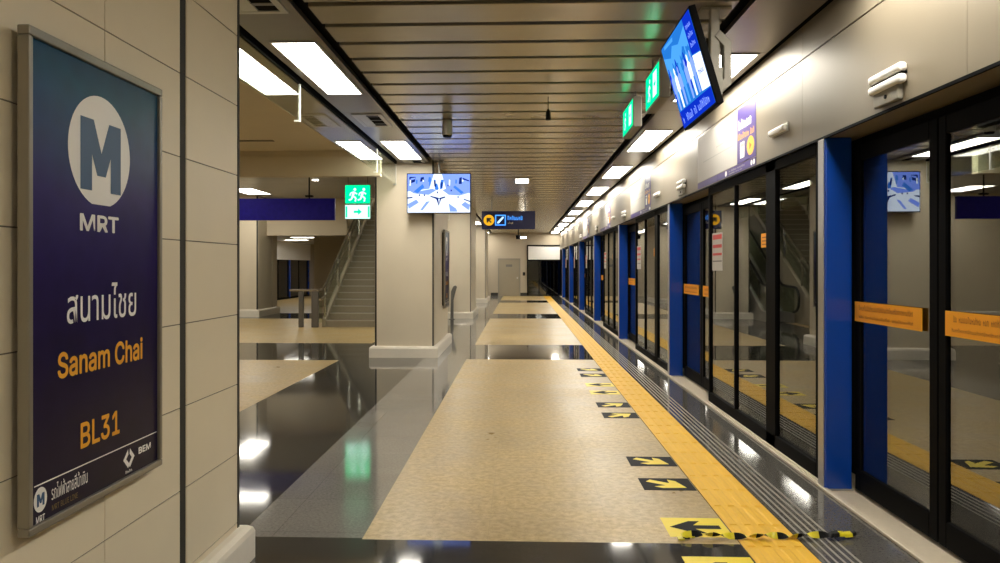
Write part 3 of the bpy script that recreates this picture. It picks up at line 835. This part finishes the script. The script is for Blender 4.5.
# hall exit signs stacked, facing the camera
def hall_exit(lab, z0, z1, mi, hang):
    x0, x1, yy = -4.06, -3.48, 17.3
    t = thing('exit_sign', lab, 'exit sign', ((x0+x1)/2, yy, z0), 'green exit signs stacked left of the first column')
    b = MB(); b.box(x0-.012, x1+.012, yy+.002, yy+.07, z0-.012, z1+.012); b.build('housing', 'grey', t, bevel=.004)
    f = MB(); f.box(x0, x1, yy-.002, yy+.003, z0, z1); fa = f.build('lit_face', 'exit_w' if mi else 'exit_g', t)
    q = MB(); q.keep = True; org = (0, yy-.002, 0); hz = z1-z0
    if mi == 0:
        pict_run(q, X3, Z3, org, x0+.20, z0+hz*.1, hz*.78, 0, .001); pict_run(q, X3, Z3, org, x0+.41, z0+hz*.1, hz*.78, 0, .001)
    else:
        pict_arrow(q, X3, Z3, org, x0+.29, z0+hz*.5, hz*.7, 1, .001); flat(q, [(x1-.05, z0+.03), (x1-.01, z0+.03), (x1-.01, z1-.03), (x1-.05, z1-.03)], org, X3, Z3, .001, 1); flat(q, [(x0+.01, z0+.03), (x0+.05, z0+.03), (x0+.05, z1-.03), (x0+.01, z1-.03)], org, X3, Z3, .001, 1)
    q.build('pictogram', ['exit_w', 'exit_g'], fa)
    if hang:
        for xx in (x0+.06, x1-.06):
            r = MB(); r.cyl((xx, yy+.035, z1), (xx, yy+.035, 3.62), .008); r.build('rod', 'alu_dark', t)
    else:
        for xx in (x0+.06, x1-.06):
            r = MB(); r.cyl((xx, yy+.035, z1), (xx, yy+.035, z1+.024), .008); r.build('rod', 'alu_dark', t)
hall_exit('upper green exit sign of the stacked pair before the stairs', 2.975, 3.395, 0, True)
hall_exit('lower pale green exit sign of the stacked pair before the stairs', 2.62, 2.935, 1, False)

# ------------------------------------------------------------------ hanging direction sign
yy = 19.4
t = thing('direction_sign', 'dark hanging direction sign with yellow arrow disc and escalator symbol over the platform', 'sign', (-.30, yy, 2.475))
b = MB(); b.box(-.990, .392, yy, yy+.10, 2.472, 2.942); b.build('housing', 'signblue', t, bevel=.006)
q = MB(); q.keep = True; org = (0, yy, 0)
flat(q, disc(-.804, 2.706, .140, 30), org, X3, Z3, .002, 0)
def ar(cx, cz, s, ang, mi, d):
    pts = [(-.45, .10), (.0, .10), (-.18, .30), (.02, .42), (.48, 0), (.02, -.42), (-.18, -.30), (.0, -.10), (-.45, -.10)]
    ca, sa = math.cos(ang), math.sin(ang)
    flat(q, [(cx+s*(a*ca-b_*sa), cz+s*(a*sa+b_*ca)) for a, b_ in pts], org, X3, Z3, d, mi)
ar(-.804, 2.706, .186, math.radians(135), 1, .003)
q.build('arrow_disc', ['sg_yel', 'ink'], t)
q = MB(); q.keep = True
def ring(x0, x1, z0, z1, w, mi):
    for p in ([(x0, z0), (x1, z0), (x1, z0+w), (x0, z0+w)], [(x0, z1-w), (x1, z1-w), (x1, z1), (x0, z1)], [(x0, z0+w), (x0+w, z0+w), (x0+w, z1-w), (x0, z1-w)], [(x1-w, z0+w), (x1, z0+w), (x1, z1-w), (x1-w, z1-w)]):
        flat(q, p, org, X3, Z3, .002, mi)
ring(-.645, -.365, 2.567, 2.846, .03, 0)
flat(q, [(-.592, 2.622), (-.545, 2.622), (-.42, 2.762), (-.42, 2.796), (-.459, 2.796), (-.592, 2.658)], org, X3, Z3, .002, 1)
q.build('escalator_symbol', ['sg_blue', 'sg_white'], t)
q = MB(); q.keep = True
lettering(q, '~7', org, X3, Z3, (-.326, .073, 2.710, 2.822), .012, .002, 0)
q.build('thai_lettering', 'sg_blue', t)
q = MB(); q.keep = True
lettering(q, '~4', org, X3, Z3, (-.319, -.173, 2.610, 2.667), .0, .002, 0)
q.build('lettering', 'greyink', t)
for xx in (-.73, .13):
    r = MB(); r.cyl((xx, yy+.05, 2.94), (xx, yy+.05, 3.2199), .014); r.build('rod', 'alu_dark', t)

# ------------------------------------------------------------------ small ceiling fittings
t = thing('ceiling_speaker', 'small olive grey cylinder speaker hanging from the slatted ceiling', 'speaker', (-.85, 8.75, 3.0))
b = MB(); b.cyl((-.85, 8.75, 3.035), (-.85, 8.75, 3.215), .062, .058, 24); b.build('body', 'alu', t, bevel=.012, smooth=True)
b = MB(); b.cyl((-.85, 8.75, 3.015), (-.85, 8.75, 3.036), .045, .055, 24); b.build('grille', 'black', t, smooth=True)
t = thing('ceiling_microphone', 'thin black pendant hanging from the slatted ceiling by a wire', 'pendant', (.285, 7.6, 2.96))
b = MB(); b.cyl((.285, 7.6, 3.09), (.285, 7.6, 3.23), .004, seg=8); b.build('cable', 'black', t)
b = MB(); b.cyl((.285, 7.6, 2.985), (.285, 7.6, 3.06), .027, .024, 16); b.cyl((.285, 7.6, 3.06), (.285, 7.6, 3.10), .024, .005, 16); b.build('body', 'black', t, smooth=True)
t = thing('downlight', 'small bright oblong downlight in a plain ceiling panel ahead', 'downlight', (.04, 14.95, CEIL))
b = MB(); b.box(-.42, .24, 14.45, 17.3, 3.214, 3.222); b.build('panel', 'slat', t)
b = MB(); b.box(-.10, .18, 14.58, 15.30, 3.205, 3.216); b.build('frame', 'alu', t, bevel=.003)
b = MB(); b.box(-.085, .165, 14.62, 15.26, 3.203, 3.206); b.build('lens', 'spot', t)
t = thing('security_camera', 'small dark dome camera with a bright downlight beside it, before the far end wall', 'camera', (.07, 27.1, 2.55))
b = MB(); b.cyl((-.06, 27.1, 2.60), (-.06, 27.1, 3.22), .02); b.cyl((-.06, 27.1, 2.50), (-.06, 27.1, 2.64), .08, .10, 16); b.build('dome', 'black', t, smooth=True)
b = MB(); b.box(.02, .22, 26.9, 27.1, 2.53, 2.58); b.build('lamp', 'spot', t)

# ------------------------------------------------------------------ floor stickers
def arrow_pts(cx, cy, s, ang):
    pts = [(-.42, .09), (.02, .09), (-.13, .30), (.06, .30), (.44, 0), (.06, -.30), (-.13, -.30), (.02, -.09), (-.42, -.09)]
    ca, sa = math.cos(ang), math.sin(ang)
    return [(cx+s*(a*ca-b*sa), cy+s*(a*sa+b*ca)) for a, b in pts]
def sticker(lab, y0, y1, bg, fg, ang, x0=.835, x1=1.185):
    t = thing('floor_sticker', lab, 'floor sticker', ((x0+x1)/2, (y0+y1)/2, 0), 'queue arrow stickers on the floor')
    b = MB(); b.box(x0, x1, y0, y1, .0, .0014); b.build('backing', bg, t)
    q = MB(); q.keep = True
    flat(q, arrow_pts((x0+x1)/2, (y0+y1)/2, .335, math.radians(ang)), (0, 0, .0014), X3, Y3, .0006, 0)
    q.build('arrow', fg, t)
D = math.radians
sticker('yellow floor sticker with a black left arrow beside the hazard tape', 4.20, 4.515, 'stick_y', 'stick_k', 180)
sticker('yellow floor sticker with a black arrow cut by the bottom edge of the photo', 3.57, 3.915, 'stick_y', 'stick_k', 180)
sticker('black floor sticker with a yellow arrow, second one from the hazard tape', 5.07, 5.355, 'stick_k', 'stick_y', -35)
sticker('black floor sticker with a yellow arrow, third one from the hazard tape', 5.68, 5.96, 'stick_k', 'stick_y', -35)
sticker('black floor sticker with a yellow arrow pointing away, nearest of the far set', 7.47, 7.75, 'stick_k', 'stick_y', 35)
sticker('black floor sticker with a yellow arrow pointing away, second of the far set', 8.04, 8.33, 'stick_k', 'stick_y', 35)
sticker('yellow floor sticker with a dark arrow, nearer one of the far set', 8.86, 9.12, 'stick_y', 'stick_k', 180)
sticker('yellow floor sticker with a dark arrow, farther one of the far set', 9.44, 9.70, 'stick_y', 'stick_k', 180)
sticker('black floor sticker with a yellow arrow, last but one of the far set', 10.26, 10.57, 'stick_k', 'stick_y', -35)
sticker('black floor sticker with a yellow arrow, farthest along the platform', 10.83, 11.11, 'stick_k', 'stick_y', -35)
sticker('black floor sticker with a yellow arrow mirrored in the near sliding door', 2.86, 3.14, 'stick_k', 'stick_y', 35)

# hazard tape, a twisted ribbon lying across the yellow strip
tp = MB(); n = 70
x0, x1 = .885, 1.70
for k in range(n):
    pa = []
    for kk in (k, k+1):
        f = kk/n; x = x0+(x1-x0)*f; yv = 4.155+.012*math.sin(9*f)+.02*f; z = .026+.004*math.sin(14*f); tw = 1.05*math.sin(2*PI*3.5*f)
        dv = Vector((0, math.cos(tw)*.021, math.sin(tw)*.018))
        c_ = Vector((x, yv, z)); pa += [c_-dv, c_+dv]
    tp.face([pa[0], pa[2], pa[3], pa[1]], (k//5) % 2)
# knot and loose end
kn = Vector((1.70, 4.185, .022))
for a, b_, w, mi in ((0, .02, .03, 1), (.02, .05, .038, 1), (.05, .085, .030, 0), (.085, .13, .034, 0), (.13, .155, .02, 1)):
    p, q_ = kn+Vector((a, .25*a, .006*math.sin(40*a))), kn+Vector((b_, .25*b_, .006*math.sin(40*b_)+.004))
    tp.prism([p+Vector((0, -w*.8, -.006)), p+Vector((0, w*.8, -.004)), p+Vector((0, w*.5, .012)), p+Vector((0, -w*.5, .010))], q_-p, mi)
for k in range(3):
    tp.box(.865+.03*k, .90+.03*k, 4.13+.012*k, 4.175+.006*k, .006+.003*k, .013+.003*k, k % 2)
o = tp.build('hazard_tape', ['tape_y', 'stick_k']); tag(o, 'twisted yellow and black hazard tape lying across the yellow strip', 'tape')
sm = o.modifiers.new('thickness', 'SOLIDIFY'); sm.thickness = .0012

# ------------------------------------------------------------------ left hall
w = MB(); w.box(-15, -2.066, 1.0, 11.0, CEIL, CEIL+.1); w.box(-15, -2.066, YB, 1.0, CEIL, CEIL+.1)
w.box(-7.5, -3.35, 10.05, 10.13, CEIL-.012, CEIL, 1)
struct('ceiling_hall', w, ['plaster', 'jointsoft'])
w = MB(); w.box(-15, -2.066, 11.0, 11.15, 2.842, 3.75); w.box(-15, -2.066, 10.985, 11.0, 3.13, 3.145); struct('trim_bulkhead', w, 'plaster')
HC = 3.62
w = MB()
yq = 11.15
while yq < 23.0:
    w.box(-15, -2.43, yq+.02, min(yq+.30, 23), HC, HC+.03); yq += .32
w.box(-15, -2.43, 11.15, 23.0, HC+.04, HC+.08, 1)
w.box(-15, -5.3, 23.2, YF, 2.66, 2.76, 0)
struct('ceiling_lower', w, ['alu', 'void'])
w = MB(); w.box(-15, -5.36, 23.0, 23.2, 2.47, HC+.1); struct('trim_beam', w, 'plaster')
w = MB(); w.box(-15.1, -15, YB, YF, 0, 3.8); struct('wall_hall', w, 'plaster')
w = MB(); w.box(-7.75, -5.3, 28.0, 28.15, 0, 2.66); w.box(-5.36, -5.3, 23.2, 28, 2.47, 6); w.box(-5.3, -2.43, 27.5, 27.6, 0, 6.0); w.box(-5.36, -2.43, 22.9, 28, 6.0, 6.1); w.box(-2.44, -2.43, 14.8, 28, 3.23, 6.0); w.box(-5.36, -2.43, 22.9, 23.0, HC+.09, 6.0)
struct('wall_stairwell', w, 'plaster')
w = MB(); w.box(-15, 5, YB-.1, YB, -1.4, 3.4); struct('wall_back', w, 'clad')

# big square pillar in the hall
c = MB(); c.box(-9.9, -7.86, 22.2, 24.0, 0, HC, 1)
slabs(c, 'y', 22.19, -1, -9.9, -7.89, [], [0, HC], .002); slabs(c, 'x', -7.85, 1, 22.24, 24.0, [23.5], [0, HC], .03)
co = struct('column', c, ['cladcol', 'joint']); s = MB(); skirting(s, -9.9, -7.85, 22.19, 24.0, .22, .07); s.build('skirting', 'skirt', parent=co)

# hall lights, with unseen ones added to brighten the hall
for (x0, x1, y0, y1, z, lab) in ((-7.9, -7.25, 20.0, 21.6, HC, 'glowing light in the hall ceiling just above the blue hanging panel'),
                                 (-6.9, -5.6, 16.2, 17.0, HC, 'glowing hall light mirrored in the dark floor beside the sign wall'), (-6.9, -5.6, 12.0, 12.8, HC, 'glowing hall light right behind the bulkhead'),  # the one right behind the bulkhead is unseen, added for brightness
                                 (-12, -10.5, 12.5, 13.3, HC, 'glowing hall light far left behind the bulkhead'), (-12, -10.5, 18, 18.8, HC, 'glowing hall light far left before the square pillar'),  # far left pair is unseen, added for brightness
                                 (-9.0, -8.1, 29.0, 29.5, 2.66, 'small glowing hall light left of the stairs, nearest of three'), (-10.2, -9.2, 32.0, 32.5, 2.66, 'small glowing hall light left of the stairs, middle of three'), (-9.2, -8.3, 34.5, 35.0, 2.66, 'small glowing hall light left of the stairs, farthest of three'),
                                 (-7.4, -5.9, 3.0, 3.6, CEIL, 'glowing hall ceiling light hidden behind the sign wall, nearest'), (-7.4, -5.9, 6.0, 6.6, CEIL, 'glowing hall ceiling light behind the sign wall'), (-11.4, -9.9, 4.5, 5.1, CEIL, 'glowing hall ceiling light behind the sign wall, outermost')):  # three unseen lights added to light the hall floor
    ceiling_light(lab, x0, x1, y0, y1, z, 'lights of the left hall', 'lamp_hall')
ceiling_light('stairwell light above the upper steps', -4.7, -3.6, 24.0, 24.5, 6.0, 'lights of the left hall', 'lamp_hall')  # unseen, added to brighten the dark stair void
t = thing('downlight', 'round downlight in the hall ceiling beside the bulkhead', 'downlight', (-4.98, 18.1, 3.61))
b = MB(); b.cyl((-4.98, 18.1, 3.612), (-4.98, 18.1, 3.63), .10, seg=24); b.build('trim_ring', 'alu', t)
b = MB(); b.cyl((-4.98, 18.1, 3.606), (-4.98, 18.1, 3.613), .075, seg=24); b.build('lens', 'spot', t)

# blue hanging panel
t = thing('hanging_sign', 'long dark blue hanging panel under the hall ceiling', 'sign', (-4.9, 14.0, 2.375))
b = MB(); b.box(-6.35, -3.485, 14.0, 14.08, 2.378, 2.79); b.build('panel', 'bluepanel', t, bevel=.005)
b = MB()
for xx in (-3.98, -5.8): b.cyl((xx, 14.04, 2.785), (xx, 14.04, HC+.02), .014); 
b.box(-4.05, -3.91, 14.0, 14.08, 2.82, 2.85)
b.build('hanger', 'black', t)

# staircase
ST_Y, ST_X0, ST_X1 = 18.55, -4.83, -3.25
rise, go = .165, .29
stairs = t = thing('staircase', 'stone staircase rising behind the first column', 'stairs', ((ST_X0+ST_X1)/2, ST_Y, 0))
sp = MB(); nz = MB(); NS = 24
for k in range(NS):
    y0 = ST_Y+go*k
    sp.box(ST_X0, ST_X1, y0, ST_Y+go*NS, rise*k, rise*(k+1)-.003)
    nz.box(ST_X0+.01, ST_X1-.01, y0-.012, y0+.05, rise*(k+1)-.02, rise*(k+1)+.003)
sp.build('steps', 'step', t); nz.build('nosings', 'nosing', t)
for sx in (ST_X0-.09, ST_X1):
    s = MB()
    s.prism([(sx, ST_Y-.05, 0), (sx, ST_Y+go*NS, 0), (sx, ST_Y+go*NS, rise*NS+.12), (sx, ST_Y+go*NS-.1, rise*NS+.12), (sx, ST_Y-.05, .20)], (.09, 0, 0)); s.build('stringer', 'step', t)
def stair_rail(lab, x):
    t = bpy.data.objects.new('railing', None); COL.objects.link(t); t.parent = stairs; t['label'] = lab
    t.location = Vector((x, ST_Y, 0))-wloc(stairs)
    sl = rise/go
    L_ = go*NS-.3
    for dz, nm in ((.98, 'handrail'), (.74, 'handrail')):
        b = MB(); b.tube([(x+.04, ST_Y-.55, dz-.10+.06), (x+.04, ST_Y-.32, dz-.02), (x+.04, ST_Y-.05, dz+.06), (x+.04, ST_Y+L_, dz+.06+sl*(L_+.05))], .026); b.build(nm, 'steel', t, smooth=True)
    g = MB(); g.prism([(x, ST_Y+.05, .30), (x, ST_Y+L_, .30+sl*(L_-.05)), (x, ST_Y+L_, .95+sl*(L_-.05)), (x, ST_Y+.05, .95)], (.012, 0, 0)); g.build('glass_panel', 'clear', t)
    for k in range(6):
        yk = ST_Y+.05+k*L_/5.001; b = MB(); b.box(x-.012, x+.035, yk-.03, yk+.03, .12+sl*(yk-ST_Y), 1.05+sl*(yk-ST_Y)); b.build('baluster', 'steel', t)
    return t
r0 = stair_rail('steel and glass railing on the left side of the stairs', ST_X0-.05)
copy_tree(r0, Vector((ST_X1+.03, ST_Y, 0))-wloc(stairs), 'steel and glass railing on the far right side of the stairs')
# low guard rail at the stair foot
t = thing('guard_rail', 'low steel guard rail with two dark posts at the stair foot', 'railing', (-5.3, 18.5, 0))
b = MB(); b.box(-5.70, -4.98, 18.36, 18.46, .895, .945); b.build('top_rail', 'steel', t, bevel=.01)
for xx, ww in ((-5.42, .06), (-5.07, .085)):
    b = MB(); b.box(xx-ww, xx+ww, 18.37, 18.45, 0, .895); b.build('post', 'alu_dark', t, bevel=.008)
b = MB(); b.box(-4.98, -4.90, 18.40, 18.415, .12, .86); b.build('glass_panel', 'clear', t)

# escalator between first and second column, seen mirrored in the glass
EX0, EX1, EY = -3.12, -2.50, 20.4
t = thing('escalator', 'escalator rising behind the first column, seen mirrored in the screens', 'escalator', ((EX0+EX1)/2, EY, 0))
b = MB()
for k in range(16): b.box(EX0+.10, EX1-.10, EY+.7+.33*k, EY+.7+.33*16, .19*k, .19*(k+1))
b.box(EX0+.10, EX1-.10, EY, EY+.7, 0, .012)
b.build('steps', 'alu_dark', t)
for x in (EX0+.05, EX1-.05):
    s = MB(); s.prism([(x-.05, EY-.2, 0), (x-.05, EY+6, 0), (x-.05, EY+6, 3.25), (x-.05, EY+.6, .28), (x-.05, EY-.2, .28)], (.10, 0, 0)); s.build('side_panel', 'alu', t)
    g = MB(); g.prism([(x-.006, EY-.3, .28), (x-.006, EY+.6, .28), (x-.006, EY+6, 3.25), (x-.006, EY+6, 3.98), (x-.006, EY+.6, .98), (x-.006, EY-.3, .95)], (.012, 0, 0)); g.build('balustrade', 'clear', t)
    pts = [(x, EY-.25, .30)] + [(x, EY-.35-.30*math.sin(PI*q/8), .64-.32*math.cos(PI*q/8)) for q in range(0, 9)] + [(x, EY+.6, 1.0), (x, EY+6, 4.0)]
    h2 = MB(); h2.tube(pts, .036); h2.build('handrail', 'rubber', t, smooth=True)
# dark handrail end peeking past the first column
t = thing('queue_rail', 'dark curved rail end standing just past the first column', 'railing', (-1.90, 21.39, 0))
b = MB(); b.prism([(-1.99, 21.35, 0), (-1.90, 21.35, 0), (-1.90, 21.35, .55), (-1.84, 21.35, .80), (-1.80, 21.35, .92), (-1.83, 21.35, .97), (-1.90, 21.35, .95), (-1.97, 21.35, .80)], (0, .09, 0)); b.build('newel', 'alu_dark', t, bevel=.02)
b = MB(); b.cyl((-1.945, 21.39, 0), (-1.945, 21.39, .012), .08); b.build('base_plate', 'alu_dark', t)

# opposite platform screens far left
w = MB(); w.box(-11.0, -10.85, 29, YF, 1.83, 2.9, 0); w.box(-11.0, -10.9, 29, YF, 0, .08, 1)
struct('wall_opposite', w, ['white', 'black'])
for k, (a, b2, lab) in enumerate(((29, 31.9, 'dark glass screen of the opposite platform, nearest of three'), (32.1, 35.1, 'dark glass screen of the opposite platform, middle of three'), (35.3, 38.3, 'dark glass screen of the opposite platform, farthest of three'))):
    t = thing('platform_screen', lab, 'glass screen', (-10.95, (a+b2)/2, .08), 'screens of the opposite platform')
    g = MB(); g.box(-10.96, -10.95, a, b2, .08, 1.83); g.build('glass_pane', 'darkglass', t)
    f = MB()
    for yy in (a, (a+b2)/2-.03, b2-.06): f.box(-10.98, -10.93, yy, yy+.06, .08, 1.83)
    f.build('frame', 'black', t)
    b = MB(); b.box(-11.0, -10.9, b2, b2+.2, 0, 1.83); b.build('blue_post', 'blue', t)
w = MB(); w.box(-12.6, -12.5, 29, YF, -1, 3.2); struct('wall_far_tunnel', w, 'tunnel')

# ------------------------------------------------------------------ far end wall
w = MB(); w.box(-15, -1.13, YF, YF+.2, 0, 3.4); w.box(-1.13, .02, YF, YF+.2, 1.93, 3.4); w.box(.02, .36, YF, YF+.2, 0, 3.4); w.box(.36, 2.6, YF, YF+.2, 2.58, 3.4)
struct('wall_far', w, 'plaster_far')
w = MB(); w.box(.40, 2.04, YF-.06, YF+.1, 1.87, 2.55); struct('trim_panel', w, 'white')
w = MB(); w.box(.36, 2.04, YF-.10, YF, 2.56, 2.62); w.box(.36, .42, YF-.10, YF+.1, 0, 2.6); w.box(.42, 2.04, YF-.06, YF+.1, 1.80, 1.87); struct('trim_dark', w, 'black')
w = MB(); w.box(-1.5, -1.13, YF-.03, YF, 0, .17); w.box(.02, .36, YF-.03, YF, 0, .17); struct('baseboard_far', w, 'joint')
d = MB(); d.box(-1.08, -.03, YF+.02, YF+.07, .0, 1.88); do = struct('door_1', d, 'doorpaint', bevel=.006)
f = MB(); f.box(-1.13, -1.08, YF-.02, YF+.1, 0, 1.93); f.box(-.03, .02, YF-.02, YF+.1, 0, 1.93); f.box(-1.08, -.03, YF-.02, YF+.1, 1.88, 1.93); f.build('door_frame', 'grey', do)
f = MB(); f.box(-.72, -.40, YF+.012, YF+.02, 1.50, 1.62); f.build('door_plate', 'alu_dark', do)
f = MB(); f.box(-.17, -.10, YF-.03, YF+.02, .88, .98); f.build('door_handle', 'alu', do)
g = MB(); g.box(.42, 2.04, YF, YF+.012, 0, 1.80); wo = struct('window_1', g, 'darkglass')
f = MB()
for xx in (.95, 1.35, 1.72): f.box(xx, xx+.04, YF-.02, YF+.03, 0, 1.80)
f.build('window_frame', 'black', wo)
g = MB(); g.box(-2, 5, YF+2.5, YF+2.6, -1, 3.4); g.box(-2, 5, YF+.2, YF+2.5, -.1, 0); g.box(-2, 5, YF+.2, YF+2.5, 3.3, 3.4); struct('wall_behind', g, 'tunnel')
t = thing('wall_phone', 'tiny dark wall phone right of the far door', 'phone', (.20, YF, 1.05))
b = MB(); b.box(.14, .26, YF-.06, YF, 1.05, 1.22); b.build('body', 'black', t, bevel=.01)
b = MB(); b.box(.165, .205, YF-.09, YF-.06, 1.07, 1.21); b.build('handset', 'rubber', t, bevel=.008)

# ------------------------------------------------------------------ world, camera, view
wd = bpy.data.worlds.new('World'); S.world = wd; wd.use_nodes = True
bg = wd.node_tree.nodes.get('Background'); bg.inputs[0].default_value = (.10, .09, .075, 1); bg.inputs[1].default_value = .10

F_PX, OFF, VX, VY, EYE = 750.0, 27.0, 520.0, 266.8, 1.5
cam = bpy.data.cameras.new('Camera'); co = bpy.data.objects.new('Camera', cam); COL.objects.link(co)
cam.sensor_fit = 'HORIZONTAL'; cam.sensor_width = 36.0; cam.lens = 36.0*F_PX/1000
cam.shift_x = (500-(VX-OFF))/1000.0
cam.shift_y = -(281.5-VY)/1000.0
cam.clip_start = .05; cam.clip_end = 200
co.location = (0, 0, EYE); co.rotation_euler = (PI/2, 0, math.atan(OFF/F_PX))
S.camera = co
S.view_settings.view_transform = 'Standard'
try: S.view_settings.look = 'None'
except Exception: pass
S.view_settings.exposure = 1.45; S.view_settings.gamma = 1.0; S.view_settings.use_curve_mapping = False
S.cycles.use_denoising = True
S.cycles.max_bounces = 10; S.cycles.diffuse_bounces = 5; S.cycles.glossy_bounces = 5; S.cycles.transparent_max_bounces = 16
S.cycles.sample_clamp_indirect = 6.0
